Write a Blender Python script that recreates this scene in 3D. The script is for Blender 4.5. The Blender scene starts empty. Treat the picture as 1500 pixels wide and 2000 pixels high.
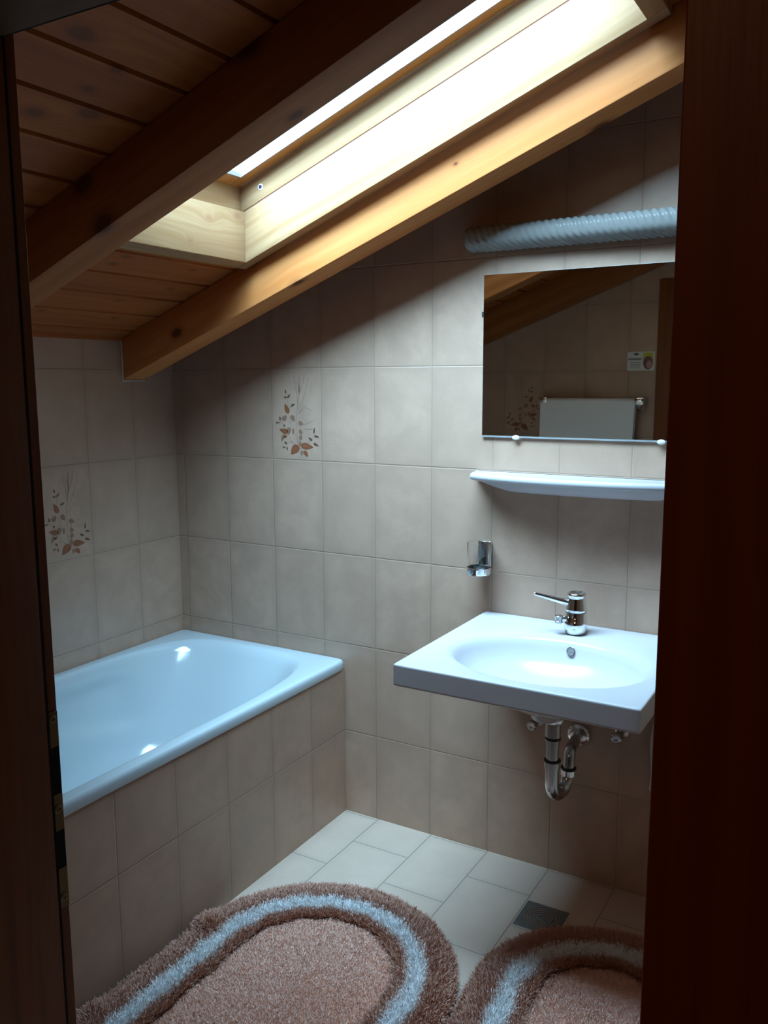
import bpy, bmesh, math, random
import numpy as np
from mathutils import Vector, Matrix

# ---------------------------------------------------------------- camera, world, light, exposure
scene = bpy.context.scene
C = scene.collection
CAMPOS = Vector((2.21604, -2.30288, 1.44545))
YAW, PITCH, ROLL, FPX = 0.52877, -0.15089, -0.00358, 1675.72
fw = Vector((-math.sin(YAW)*math.cos(PITCH), math.cos(YAW)*math.cos(PITCH), math.sin(PITCH)))
rt = Vector((math.cos(YAW), math.sin(YAW), 0)); up = rt.cross(fw)
Rv = math.cos(ROLL)*rt + math.sin(ROLL)*up
Uv = -math.sin(ROLL)*rt + math.cos(ROLL)*up
cam_data = bpy.data.cameras.new('camera')
cam = bpy.data.objects.new('camera', cam_data); C.objects.link(cam)
m = Matrix.Identity(4)
for i in range(3):
    m[i][0] = Rv[i]; m[i][1] = Uv[i]; m[i][2] = -fw[i]; m[i][3] = CAMPOS[i]
cam.matrix_world = m
cam_data.sensor_fit = 'VERTICAL'; cam_data.sensor_height = 36; cam_data.sensor_width = 27
cam_data.lens = FPX*36/2000; cam_data.clip_start = 0.02
scene.camera = cam

SKY = (0.43, 0.73, 1.0); SKY_STRENGTH = 28.5
world = bpy.data.worlds.new('overcast_sky'); scene.world = world; world.use_nodes = True
wn = world.node_tree.nodes; wl = world.node_tree.links
wn['Background'].inputs[0].default_value = (*SKY, 1)
# overcast sky, brighter over one side where the sun stands behind the cloud
_tc = wn.new('ShaderNodeTexCoord'); _dp = wn.new('ShaderNodeVectorMath'); _dp.operation = 'DOT_PRODUCT'
_dp.inputs[1].default_value = Vector((0.02, -0.50, 0.86)).normalized()
_mr = wn.new('ShaderNodeMapRange'); _mr.interpolation_type = 'SMOOTHSTEP'
_mr.inputs[1].default_value = 0.55; _mr.inputs[2].default_value = 1.0; _mr.inputs[3].default_value = 0.15*SKY_STRENGTH; _mr.inputs[4].default_value = 2.3*SKY_STRENGTH
wl.new(_tc.outputs['Generated'], _dp.inputs[0]); wl.new(_dp.outputs['Value'], _mr.inputs[0]); wl.new(_mr.outputs[0], wn['Background'].inputs[1])
# daylight portal lying in the skylight opening (samples the sky only)
SL = 0.3834                                   # roof slope
pd = bpy.data.lights.new('skylight_portal', 'AREA'); pd.shape = 'RECTANGLE'
pd.size = 1.32; pd.size_y = 0.66; pd.cycles.is_portal = True
po = bpy.data.objects.new('skylight_portal', pd); C.objects.link(po)
po.location = (1.12, -0.58, 1.86 + SL*1.12); po.rotation_euler = (0, -math.atan(SL), 0)

vs = scene.view_settings
scene.display_settings.display_device = 'sRGB'
vs.view_transform = 'Standard'; vs.look = 'None'; vs.gamma = 1.0; vs.exposure = 0.0; vs.use_curve_mapping = False
scene.cycles.use_denoising = True
scene.cycles.max_bounces = 10; scene.cycles.diffuse_bounces = 7; scene.cycles.glossy_bounces = 6
scene.cycles.transmission_bounces = 10; scene.cycles.transparent_max_bounces = 12
scene.cycles.sample_clamp_indirect = 6.0
scene.cycles.caustics_reflective = False; scene.cycles.caustics_refractive = False

random.seed(4); rng = np.random.default_rng(7)
PI = math.pi

# ---------------------------------------------------------------- node helpers
class NT:
    def __init__(s, name):
        s.mat = bpy.data.materials.new(name); s.mat.use_nodes = True
        s.t = s.mat.node_tree; s.n = s.t.nodes; s.l = s.t.links
        s.b = s.n['Principled BSDF']
    def put(s, inp, v):
        if hasattr(v, 'is_output') or isinstance(v, bpy.types.NodeSocket): s.l.new(v, inp)
        else: inp.default_value = v
    def math(s, op, a, b=0.0, c=None, clamp=False):
        n = s.n.new('ShaderNodeMath'); n.operation = op; n.use_clamp = clamp
        s.put(n.inputs[0], a); s.put(n.inputs[1], b)
        if c is not None: s.put(n.inputs[2], c)
        return n.outputs[0]
    def vec(s, op, a, b=None):
        n = s.n.new('ShaderNodeVectorMath'); n.operation = op
        s.put(n.inputs[0], a)
        if b is not None: s.put(n.inputs[1], b)
        return n.outputs['Value'] if op in ('DOT_PRODUCT', 'LENGTH', 'DISTANCE') else n.outputs['Vector']
    def pos(s): return s.n.new('ShaderNodeNewGeometry').outputs['Position']
    def comb(s, x, y, z):
        n = s.n.new('ShaderNodeCombineXYZ'); s.put(n.inputs[0], x); s.put(n.inputs[1], y); s.put(n.inputs[2], z); return n.outputs[0]
    def noise(s, v, scale=1.0, detail=3.0, rough=0.5, dist=0.0):
        n = s.n.new('ShaderNodeTexNoise'); s.put(n.inputs['Vector'], v); n.inputs['Scale'].default_value = scale
        n.inputs['Detail'].default_value = detail; n.inputs['Roughness'].default_value = rough; n.inputs['Distortion'].default_value = dist
        return n.outputs['Fac']
    def white(s, v):
        n = s.n.new('ShaderNodeTexWhiteNoise'); s.put(n.inputs['Vector'], v); return n.outputs['Value']
    def ss(s, x, lo, hi):
        n = s.n.new('ShaderNodeMapRange'); n.interpolation_type = 'SMOOTHSTEP'; s.put(n.inputs[0], x)
        n.inputs[1].default_value = lo; n.inputs[2].default_value = hi; return n.outputs[0]
    def mix(s, f, a, b, mode='MIX'):
        n = s.n.new('ShaderNodeMix'); n.data_type = 'RGBA'; n.blend_type = mode
        s.put(n.inputs[0], f); s.put(n.inputs[6], a if not isinstance(a, tuple) else (*a, 1)); s.put(n.inputs[7], b if not isinstance(b, tuple) else (*b, 1))
        return n.outputs[2]
    def bump(s, h, strength=0.3, dist=0.002):
        n = s.n.new('ShaderNodeBump'); n.inputs['Strength'].default_value = strength; n.inputs['Distance'].default_value = dist
        s.put(n.inputs['Height'], h); s.l.new(n.outputs[0], s.b.inputs['Normal'])

def plain(name, col, rough=0.5, metal=0.0, trans=0.0, ior=1.45, coat=0.0, vary=0.0, vscale=30):
    t = NT(name)
    if vary:
        f = t.noise(t.pos(), vscale, 3)
        t.put(t.b.inputs['Base Color'], t.mix(f, tuple(c*(1-vary) for c in col), tuple(min(1, c*(1+vary)) for c in col)))
    else: t.b.inputs['Base Color'].default_value = (*col, 1)
    t.b.inputs['Roughness'].default_value = rough; t.b.inputs['Metallic'].default_value = metal
    t.b.inputs['Transmission Weight'].default_value = trans; t.b.inputs['IOR'].default_value = ior
    t.b.inputs['Coat Weight'].default_value = coat
    return t.mat

def tiles(name, ua, va, u0, w, v0, h, base, grout, var=0.06, brick=False, rough=0.28, edge=(0.27, 0.185, 0.13), v0_low=None):
    """ceramic tiles laid in world space; ua, va: index of the world axis along the tile width and height"""
    t = NT(name); p = t.n.new('ShaderNodeSeparateXYZ'); P = t.pos(); t.l.new(P, p.inputs[0])
    U = t.math('DIVIDE', t.math('SUBTRACT', p.outputs[ua], u0), w)
    iu = t.math('FLOOR', U)
    V = t.math('DIVIDE', t.math('SUBTRACT', p.outputs[va], v0), h)
    if brick: V = t.math('ADD', V, t.math('MULTIPLY', t.math('FLOORED_MODULO', iu, 2.0), 0.5))
    iv = t.math('FLOOR', V); fu = t.math('FRACT', U); fv = t.math('FRACT', V)
    du = t.math('MULTIPLY', t.math('MINIMUM', fu, t.math('SUBTRACT', 1.0, fu)), w)
    dv = t.math('MULTIPLY', t.math('MINIMUM', fv, t.math('SUBTRACT', 1.0, fv)), h)
    d = t.math('MINIMUM', du, dv)
    g = t.math('SUBTRACT', 1.0, t.ss(d, 0.0007, 0.0016))
    cid = t.comb(iu, iv, 3.7)
    wv = t.white(cid)
    off = t.vec('SCALE', cid); off.node.inputs['Scale'].default_value = 7.31
    cloud = t.noise(t.vec('ADD', P, off), 9.0, 5, 0.62, 0.4)
    fine = t.noise(P, 160.0, 3, 0.6)
    c = t.mix(t.ss(cloud, 0.30, 0.70), tuple(x*(1-var*1.6) for x in base), tuple(min(1, x*(1+var*1.6)) for x in base))
    c = t.mix(wv, c, t.mix(0.5, c, tuple(x*(1-var*2.4) for x in base)))
    c = t.mix(t.math('MULTIPLY', t.math('SUBTRACT', 1.0, t.ss(d, 0.0, 0.03)), t.math('MULTIPLY', cloud, 0.40)), c, edge)
    c = t.mix(t.math('MULTIPLY', t.ss(fine, 0.45, 0.75), 0.10), c, edge)
    c = t.mix(g, c, grout)
    t.put(t.b.inputs['Base Color'], c)
    t.put(t.b.inputs['Roughness'], t.math('ADD', t.math('MULTIPLY', g, 0.4), t.math('ADD', t.math('MULTIPLY', fine, 0.12), rough)))
    hgt = t.math('ADD', t.math('MULTIPLY', t.ss(d, 0.0004, 0.0028), 1.0), t.math('ADD', t.math('MULTIPLY', fine, 0.05), t.math('MULTIPLY', wv, 0.0)))
    t.bump(hgt, 0.55, 0.0015)
    return t.mat

def wood(name, light, dark, along=(1, 0, 0), cross=(0, 1, 0), third=(0, 0, 1), knots=(), knotcol=(0.085, 0.022, 0.006), rough=0.5,
         plank=None, ring=1.0, auto=0.0, gloss=0.0):
    """softwood with grain along a world direction; knots = (x, y, z, radius)"""
    t = NT(name); P = t.pos()
    def nv(v):
        v = Vector(v).normalized(); return (v.x, v.y, v.z)
    A, B_, D_ = nv(along), nv(cross), nv(third)
    a = t.vec('DOT_PRODUCT', P, A); b = t.vec('DOT_PRODUCT', P, B_); c3 = t.vec('DOT_PRODUCT', P, D_)
    if plank:
        idx = t.math('FLOOR', t.math('DIVIDE', t.math('SUBTRACT', b, plank[0]), plank[1]))
        rnd = t.white(t.comb(idx, 0.5, 0.5))
        a2 = t.math('ADD', a, t.math('MULTIPLY', rnd, 9.0))
    else: a2 = a; rnd = None
    # bend the grain around each knot
    kd = None; bend = None
    for k in knots:
        dv = t.vec('SUBTRACT', P, (k[0], k[1], k[2]))
        da = t.math('MULTIPLY', t.vec('DOT_PRODUCT', dv, A), 0.62); db = t.vec('DOT_PRODUCT', dv, B_); dc = t.vec('DOT_PRODUCT', dv, D_)
        d = t.math('DIVIDE', t.math('SQRT', t.math('ADD', t.math('MULTIPLY', da, da), t.math('ADD', t.math('MULTIPLY', db, db), t.math('MULTIPLY', dc, dc)))), k[3])
        kd = d if kd is None else t.math('MINIMUM', kd, d)
    if kd is not None: bend = t.math('MULTIPLY', t.math('POWER', 2.718, t.math('MULTIPLY', kd, -0.55)), 0.05)
    bb = t.math('ADD', b, bend) if bend is not None else b
    wob = t.math('MULTIPLY', t.noise(t.comb(t.math('MULTIPLY', a2, 1.6), t.math('MULTIPLY', b, 5.0), t.math('MULTIPLY', c3, 5.0)), 1.0, 2), 0.055)
    bw = t.math('ADD', bb, wob)
    cw = t.math('ADD', c3, wob)
    n1 = t.noise(t.comb(t.math('MULTIPLY', a2, 0.9), t.math('MULTIPLY', bw, 55*ring), t.math('MULTIPLY', cw, 55*ring)), 1.0, 3, 0.6)
    n2 = t.noise(t.comb(t.math('MULTIPLY', a2, 14.0), t.math('MULTIPLY', bw, 420.0), t.math('MULTIPLY', cw, 420.0)), 1.0, 2, 0.6)
    f = t.math('ADD', t.math('MULTIPLY', t.ss(n1, 0.32, 0.72), 0.75), t.math('MULTIPLY', n2, 0.25))
    col = t.mix(f, light, dark)
    if rnd is not None:
        col = t.mix(t.math('MULTIPLY', rnd, 0.55), col, tuple(x*0.62 for x in dark))
    big = t.noise(t.comb(t.math('MULTIPLY', a2, 1.1), t.math('MULTIPLY', b, 3.0), t.math('MULTIPLY', c3, 3.0)), 1.0, 2)
    col = t.mix(t.math('MULTIPLY', t.ss(big, 0.4, 0.75), 0.3), col, dark)
    if kd is not None:
        col = t.mix(t.math('MULTIPLY', t.math('SUBTRACT', 1.0, t.ss(kd, 0.9, 2.1)), 0.55), col, tuple(0.5*x+0.5*y for x, y in zip(dark, knotcol)))
        rr = t.noise(t.comb(kd, 3.0, 1.0), 6.0, 2)
        col = t.mix(t.math('MULTIPLY', t.math('SUBTRACT', 1.0, t.ss(kd, 0.55, 1.15)), t.math('ADD', 0.55, t.math('MULTIPLY', rr, 0.5), clamp=True)), col, knotcol)
    t.put(t.b.inputs['Base Color'], col)
    t.put(t.b.inputs['Roughness'], t.math('ADD', rough, t.math('MULTIPLY', n2, 0.15)))
    t.b.inputs['Specular IOR Level'].default_value = 0.28
    t.b.inputs['Coat Weight'].default_value = gloss; t.b.inputs['Coat Roughness'].default_value = 0.25
    t.bump(t.math('ADD', n2, n1), 0.12, 0.001)
    return t.mat

# ---------------------------------------------------------------- mesh helpers
def link(name, bm, mats, parent=None, smooth=False, angle=40, keep=False):
    """links a bmesh (world coordinates) as one object whose origin is at its base"""
    me = bpy.data.meshes.new(name); 
    if not keep: bmesh.ops.recalc_face_normals(bm, faces=bm.faces)
    if smooth:
        lim = math.radians(angle)
        for f in bm.faces: f.smooth = True
        for e in bm.edges:
            if len(e.link_faces) == 2 and e.calc_face_angle(0) > lim: e.smooth = False
    xs = [v.co for v in bm.verts]
    lo = Vector([min(c[i] for c in xs) for i in range(3)]); hi = Vector([max(c[i] for c in xs) for i in range(3)])
    org = Vector(((lo.x+hi.x)/2, (lo.y+hi.y)/2, lo.z))
    for v in bm.verts: v.co -= org
    bm.to_mesh(me); bm.free()
    if not isinstance(mats, (list, tuple)): mats = [mats]
    for mm in mats: me.materials.append(mm)
    o = bpy.data.objects.new(name, me); C.objects.link(o)
    if parent is not None:
        o.parent = parent; o.location = org - world_loc(parent)
    else: o.location = org
    return o
def world_loc(o):
    l = Vector(o.location)
    while o.parent: o = o.parent; l = l + o.location
    return l
def empty(name, loc):
    o = bpy.data.objects.new(name, None); C.objects.link(o); o.location = loc; o.empty_display_size = 0.05; return o
def tag(o, label, cat, group=None):
    o['label'] = label; o['category'] = cat
    if group: o['group'] = group
    return o
def struct(o): o['kind'] = 'structure'; return o

def box(bm, x0, x1, y0, y1, z0, z1, bevel=0.0, seg=2, sl=0.0, mat=0):
    """box; sl shears z by sl * x (things that follow the roof)"""
    vs = [bm.verts.new((x, y, z + sl*x)) for x in (x0, x1) for y in (y0, y1) for z in (z0, z1)]
    idx = [(0, 1, 3, 2), (4, 6, 7, 5), (0, 4, 5, 1), (2, 3, 7, 6), (0, 2, 6, 4), (1, 5, 7, 3)]
    fs = [bm.faces.new([vs[i] for i in f]) for f in idx]
    for f in fs: f.material_index = mat
    if bevel:
        es = list({e for f in fs for e in f.edges})
        bmesh.ops.bevel(bm, geom=es, offset=bevel, segments=seg, affect='EDGES', profile=0.5)
    return fs
def prism(bm, poly, axis, a0, a1, mat=0):
    """extrude a 2-D polygon along an axis (0: poly in yz, 1: poly in xz, 2: poly in xy)"""
    def P(p, a):
        if axis == 0: return (a, p[0], p[1])
        if axis == 1: return (p[0], a, p[1])
        return (p[0], p[1], a)
    A = [bm.verts.new(P(p, a0)) for p in poly]; B = [bm.verts.new(P(p, a1)) for p in poly]
    fs = [bm.faces.new(A), bm.faces.new(B[::-1])]
    n = len(poly)
    for i in range(n): fs.append(bm.faces.new((A[i], A[(i+1) % n], B[(i+1) % n], B[i])))
    for f in fs: f.material_index = mat
    return fs
def frame_of(d):
    d = Vector(d).normalized(); a = Vector((0, 0, 1)) if abs(d.z) < 0.9 else Vector((1, 0, 0))
    u = a.cross(d).normalized(); return u, d.cross(u).normalized()
def lathe(bm, origin, axis, prof, n=32, cap=True, sx=1.0, sy=1.0, mat=0, uv=None):
    """prof: list of (radius, distance along the axis)"""
    axis = Vector(axis).normalized(); u, v = uv if uv else frame_of(axis); o = Vector(origin); rings = []
    for r, h in prof:
        c = o + axis*h
        if r < 1e-6: rings.append([bm.verts.new(c)])
        else: rings.append([bm.verts.new(c + u*(math.cos(2*PI*i/n)*r*sx) + v*(math.sin(2*PI*i/n)*r*sy)) for i in range(n)])
    fs = []
    for a, b in zip(rings, rings[1:]):
        for i in range(n):
            j = (i+1) % n
            if len(a) == 1 and len(b) == 1: continue
            if len(a) == 1: fs.append(bm.faces.new((a[0], b[j], b[i])))
            elif len(b) == 1: fs.append(bm.faces.new((a[i], a[j], b[0])))
            else: fs.append(bm.faces.new((a[i], a[j], b[j], b[i])))
    if cap:
        for r in (rings[0], rings[-1]):
            if len(r) > 2: fs.append(bm.faces.new(r))
    for f in fs: f.material_index = mat
def tube(bm, pts, rad, n=20, cap=True, mat=0):
    pts = [Vector(p) for p in pts]; rads = rad if isinstance(rad, (list, tuple)) else [rad]*len(pts)
    rings = []; prev = None
    for i, p in enumerate(pts):
        d = (pts[min(i+1, len(pts)-1)] - pts[max(i-1, 0)]).normalized()
        if prev is None: u, v = frame_of(d)
        else:
            u = (prev - d*prev.dot(d)).normalized(); v = d.cross(u)
        prev = u
        rings.append([bm.verts.new(p + (u*math.cos(2*PI*k/n) + v*math.sin(2*PI*k/n))*rads[i]) for k in range(n)])
    for a, b in zip(rings, rings[1:]):
        for k in range(n):
            f = bm.faces.new((a[k], a[(k+1) % n], b[(k+1) % n], b[k])); f.material_index = mat
    if cap:
        for r in (rings[0], rings[-1]): bm.faces.new(r).material_index = mat
def arc(c, a, b, r, t0, t1, n=10):
    """points on an arc about c in the plane of unit vectors a, b"""
    c, a, b = Vector(c), Vector(a), Vector(b)
    return [c + a*(math.cos(t0+(t1-t0)*i/n)*r) + b*(math.sin(t0+(t1-t0)*i/n)*r) for i in range(n+1)]
def bridge(bm, A, B, mat=0):
    n = len(A)
    for i in range(n):
        f = bm.faces.new((A[i], A[(i+1) % n], B[(i+1) % n], B[i])); f.material_index = mat

# ---------------------------------------------------------------- materials
XW, XH, ZD = 0.2, 0.30044, 0.28798
TB = (0.46, 0.300, 0.215); GR = (0.345, 0.22, 0.15)
m_wall_back = tiles('wall_tile_back', 0, 2, 0.0375, XW, ZD, XH, TB, GR)
m_wall_left = tiles('wall_tile_left', 1, 2, -0.1984, XW, ZD, XH, TB, GR)
m_wall_front = tiles('wall_tile_front', 0, 2, 0.187, XW, ZD, XH, TB, GR)
m_apron = tiles('apron_tile', 1, 2, -0.196, XW, ZD, XH, tuple(c*0.97 for c in TB), GR)
m_floor = tiles('floor_tile', 0, 1, 0.8455, 0.1975, -0.158, 0.300, (0.58, 0.44, 0.345), (0.27, 0.18, 0.125), 0.035, True, 0.30, edge=(0.36, 0.31, 0.26))
m_hall = plain('hall_plaster', (0.06, 0.035, 0.02), 0.9, vary=0.1)
m_hallfloor = plain('hall_floor_board', (0.05, 0.02, 0.01), 0.6, vary=0.2)
slope = (1, 0, SL); perp = (-SL, 0, 1)
ck = [(1.062, -1.279, 1.995, .020), (1.021, -1.17, 1.979, .009), (.96, -1.179, 1.956, .009), (.868, -1.221, 1.921, .014), (.905, -1.13, 1.935, .015),
      (.43, -.655, 1.753, .009), (.473, -.644, 1.769, .009), (.46, -.384, 1.764, .007), (.344, -.353, 1.72, .009), (.251, -.469, 1.684, .006),
      (.149, -.661, 1.645, .007), (.141, -.39, 1.642, .009)]
m_plank = wood('ceiling_plank_pine', (0.45, 0.135, 0.028), (0.31, 0.074, 0.012), (0, 1, 0), (1, 0, 0), (0, 0, 1), ck, plank=(0.058-0.006, 0.10745), knotcol=(0.15, 0.045, 0.012), rough=0.5, ring=0.8)
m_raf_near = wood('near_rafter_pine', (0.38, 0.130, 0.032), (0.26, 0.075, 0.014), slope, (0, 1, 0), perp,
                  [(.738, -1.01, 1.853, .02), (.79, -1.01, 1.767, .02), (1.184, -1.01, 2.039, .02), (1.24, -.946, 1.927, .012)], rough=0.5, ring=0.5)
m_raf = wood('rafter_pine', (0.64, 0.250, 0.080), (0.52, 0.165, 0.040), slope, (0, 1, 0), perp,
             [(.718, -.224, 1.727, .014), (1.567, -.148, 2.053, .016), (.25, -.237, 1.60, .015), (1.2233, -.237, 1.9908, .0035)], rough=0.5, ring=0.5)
m_lin = wood('skylight_lining_pine', (0.42, 0.262, 0.140), (0.31, 0.165, 0.072), slope, (0, 1, 0), perp,
             [(1.147, -.285, 2.089, .013), (1.1975, -.285, 2.0715, .010), (1.249, -.285, 2.142, .006), (1.3335, -.285, 2.148, .011), (1.4435, -.285, 2.172, .008),
              (.714, -.285, 1.823, .011), (.968, -.285, 2.063, .008)], knotcol=(0.33, 0.17, 0.09), rough=0.42, ring=0.8)
m_lin_low = wood('lower_lining_pine', (0.42, 0.262, 0.140), (0.31, 0.165, 0.072), (0, 1, 0), (0, 0, 1), (1, 0, 0),
                 [(.576, -.437, 1.889, .0075), (.576, -.318, 1.912, .0085), (.576, -.515, 1.819, .0055)], knotcol=(0.30, 0.15, 0.08), rough=0.42)
m_sash = wood('sash_pine', (0.58, 0.27, 0.09), (0.46, 0.18, 0.05), slope, (0, 1, 0), perp, rough=0.4)
m_door = wood('door_frame_wood', (0.22, 0.052, 0.005), (0.14, 0.028, 0.003), (0, 0, 1), (1, 0, 0), (0, 1, 0), rough=0.35, ring=1.1)
m_headwood = wood('door_head_wood', (0.11, 0.045, 0.014), (0.07, 0.026, 0.008), (1, 0, 0), (0, 0, 1), (0, 1, 0), rough=0.4)
m_enamel = plain('white_bath_enamel', (0.50, 0.57, 0.60), 0.13, coat=0.4)
m_ceramic = plain('white_sanitary_ceramic', (0.56, 0.525, 0.53), 0.20)
m_ceramic.node_tree.nodes['Principled BSDF'].inputs['Specular IOR Level'].default_value = 0.35
m_chrome = plain('chrome', (0.82, 0.83, 0.84), 0.07, 1.0)
m_dchrome = plain('worn_chrome', (0.50, 0.50, 0.50), 0.16, 1.0)
m_black = plain('black_rubber', (0.015, 0.015, 0.015), 0.5)
m_white = plain('white_plastic', (0.75, 0.75, 0.73), 0.35)
m_seal = plain('white_sealant', (0.62, 0.60, 0.56), 0.6)
m_screw = plain('aged_brass_screw', (0.22, 0.14, 0.06), 0.45, 0.6)
m_brass = plain('brass_plate', (0.20, 0.10, 0.025), 0.5, 0.3, vary=0.1)
m_dark = plain('dark_recess', (0.006, 0.002, 0.001), 1.0)
m_steel = plain('drain_steel', (0.16, 0.17, 0.16), 0.45, 0.7, vary=0.3, vscale=60)
m_cloth = plain('white_terry', (0.85, 0.85, 0.87), 0.95, vary=0.05, vscale=200)
m_mir = plain('mirror_silver', (0.66, 0.66, 0.60), 0.015, 1.0)
m_edge = plain('mirror_edge_glass', (0.50, 0.52, 0.52), 0.2, 0.2)
m_glass = plain('clear_glass', (1, 1, 1), 0.01, 0, 1.0, 1.45)
def pane_material():
    t = NT('window_glass'); tr = t.n.new('ShaderNodeBsdfTransparent'); gl = t.n.new('ShaderNodeBsdfGlossy'); gl.inputs['Roughness'].default_value = 0.01
    tr.inputs[0].default_value = (0.97, 0.98, 0.98, 1)
    mx = t.n.new('ShaderNodeMixShader'); lw = t.n.new('ShaderNodeLayerWeight')
    t.l.new(t.math('ADD', t.math('MULTIPLY', t.math('POWER', lw.outputs['Facing'], 4.0), 0.6), 0.04), mx.inputs[0])
    t.l.new(tr.outputs[0], mx.inputs[1]); t.l.new(tr.outputs[0], mx.inputs[1]); t.l.new(gl.outputs[0], mx.inputs[2])
    t.l.new(mx.outputs[0], t.n['Material Output'].inputs[0]); return t.mat
m_pane = pane_material()
def acrylic():
    t = NT('ribbed_acrylic'); t.b.inputs['Base Color'].default_value = (0.44, 0.43, 0.40, 1)
    t.b.inputs['Roughness'].default_value = 0.10; t.b.inputs['Transmission Weight'].default_value = 0.42; t.b.inputs['IOR'].default_value = 1.3
    return t.mat
m_acryl = acrylic()
# printed leaf colours of the decorated tiles
m_lf = [plain('leaf_print_rust', (0.25, 0.085, 0.040), 0.3, vary=0.35, vscale=90), plain('leaf_print_tan', (0.27, 0.145, 0.095), 0.3, vary=0.25, vscale=90),
        plain('leaf_print_dark', (0.13, 0.072, 0.050), 0.3), plain('twig_print', (0.30, 0.205, 0.155), 0.3), plain('leaf_print_vein', (0.36, 0.19, 0.10), 0.3)]

# ---------------------------------------------------------------- printed tile motif
LEAVES = [(525,580,80,30,95,2),(585,660,85,36,58,2),(525,685,60,32,12,2),(538,885,185,92,108,0),(655,820,84,42,28,2),(500,1055,118,92,55,1),
 (650,1062,135,85,-62,1),(415,1062,78,36,100,2),(375,1140,84,26,10,2),(790,1145,100,78,-25,1),(490,1192,48,34,80,2),(478,1290,165,100,160,0),
 (572,1290,140,82,-95,1),(650,1300,120,46,-95,1),(778,1290,98,70,110,1),(780,1392,96,72,80,1),(458,1415,140,58,-112,1),(512,1388,80,50,40,0),
 (768,1500,115,56,92,1),(1020,1265,110,32,78,2),(1062,1372,84,44,-15,2),(948,1418,90,40,145,2),(1048,1515,100,50,-28,2),(515,1510,74,34,-48,2),
 (480,1585,64,28,5,2),(535,1610,64,28,-82,2),(668,1625,215,150,-128,0),(892,1552,215,125,-8,0),(793,1680,100,50,-95,1),(870,1688,130,78,-58,0)]
TWIGS = [[(760,1600),(700,1380),(590,1150),(560,900),(560,720),(540,620)],[(760,1600),(775,1300),(785,1120)],[(780,1600),(900,1480),(1000,1420),(1030,1280)],
 [(760,1600),(600,1450),(560,1300),(490,1210),(420,1100)],[(760,1600),(640,1500),(560,1480),(510,1520)],[(590,1150),(640,1080)],[(560,900),(650,830)],
 [(720,1560),(710,1000),(760,640),(790,260)],[(750,900),(840,700),(900,500),(930,330)],[(740,800),(700,450),(680,300)],[(760,640),(840,420),(860,270)],
 [(730,1000),(860,860),(1000,930)],[(760,960),(850,820)],[(740,1200),(900,1150),(1000,1090)],[(780,560),(720,400)],[(850,1250),(990,1240)],[(765,600),(760,300)]]
def motif(bm, T, first):
    """T(s, t) -> world point a hair in front of the tile; s, t in 0..1"""
    def nz(x, y): return (x-265)/880.0, 1-(y-170)/1640.0
    def poly(pts, mi, lift=0):
        f = bm.faces.new([bm.verts.new(T(*nz(*p), lift)) for p in pts]); f.material_index = first+mi
    for tw in TWIGS:
        wd = 3.2 if tw[-1][1] > 600 else 4.5
        for (x0, y0), (x1, y1) in zip(tw, tw[1:]):
            L = math.hypot(x1-x0, y1-y0); nx, ny = -(y1-y0)/L*wd, (x1-x0)/L*wd
            poly([(x0+nx, y0+ny), (x1+nx*.7, y1+ny*.7), (x1-nx*.7, y1-ny*.7), (x0-nx, y0-ny)], 3)
    for (x, y, L, W, ang, mi) in LEAVES:
        a = math.radians(ang); ca, sa = math.cos(a), -math.sin(a); pts = []
        N = 14
        for i in range(N+1):
            s = i/N; pts.append((s, (math.sin(PI*s**0.72))**0.8*0.5*(1-0.25*s) if 0 < s < 1 else 0))
        out = [(x+(s-.5)*L*ca - w*W*(-sa)*-1, y+(s-.5)*L*sa + w*W*ca) for s, w in pts]
        out2 = [(x+(s-.5)*L*ca - w*W*(sa)*-1*-1, y+(s-.5)*L*sa - w*W*ca) for s, w in pts[1:-1]]
        out = [(x+(s-.5)*L*ca + w*W*(-sa), y+(s-.5)*L*sa + w*W*ca) for s, w in pts]
        out2 = [(x+(s-.5)*L*ca - w*W*(-sa), y+(s-.5)*L*sa - w*W*ca) for s, w in pts[1:-1]][::-1]
        poly(out+out2, mi, 1)
        if L > 110:       # pale midrib
            wv = 3.5
            poly([(x-.42*L*ca-wv*sa*-1, y-.42*L*sa+wv*ca), (x+.36*L*ca, y+.36*L*sa), (x-.42*L*ca+wv*sa*-1, y-.42*L*sa-wv*ca)], 4, 2)

# ---------------------------------------------------------------- room shell
D = 1.680            # door wall plane y = -D
XR = 2.62            # right wall
C0 = 1.588           # ceiling height at x = 0
TOPZ = 3.3
bm = bmesh.new(); box(bm, -0.15, XR+0.15, -D, 0.15, -0.12, 0.0)
struct(link('floor', bm, m_floor))
bm = bmesh.new(); prism(bm, [(-.15, -.12), (XR+.15, -.12), (XR+.15, 1.75+SL*(XR+.15)), (-.15, 1.75-SL*.15)], 1, 0.0, 0.15)
x0 = 0.0375+0.4; z0 = ZD+3*XH
motif(bm, lambda s, t, l: (x0+s*XW, -0.0005-0.0003*l, z0+t*XH), 1)
struct(link('wall_back', bm, [m_wall_back]+m_lf, keep=True))
bm = bmesh.new(); box(bm, -.15, 0.0, -D-.2, 0.0, -.12, 1.72)
y0 = -0.1984-0.4; z1 = ZD+2*XH
motif(bm, lambda s, t, l: (0.0005+0.0003*l, y0+s*XW, z1+t*XH), 1)
struct(link('wall_left', bm, [m_wall_left]+m_lf, keep=True))
bm = bmesh.new(); box(bm, XR, XR+.15, -D-.2, 0.0, -.12, 1.75+SL*(XR+.15))
struct(link('wall_right', bm, m_wall_left))
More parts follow.
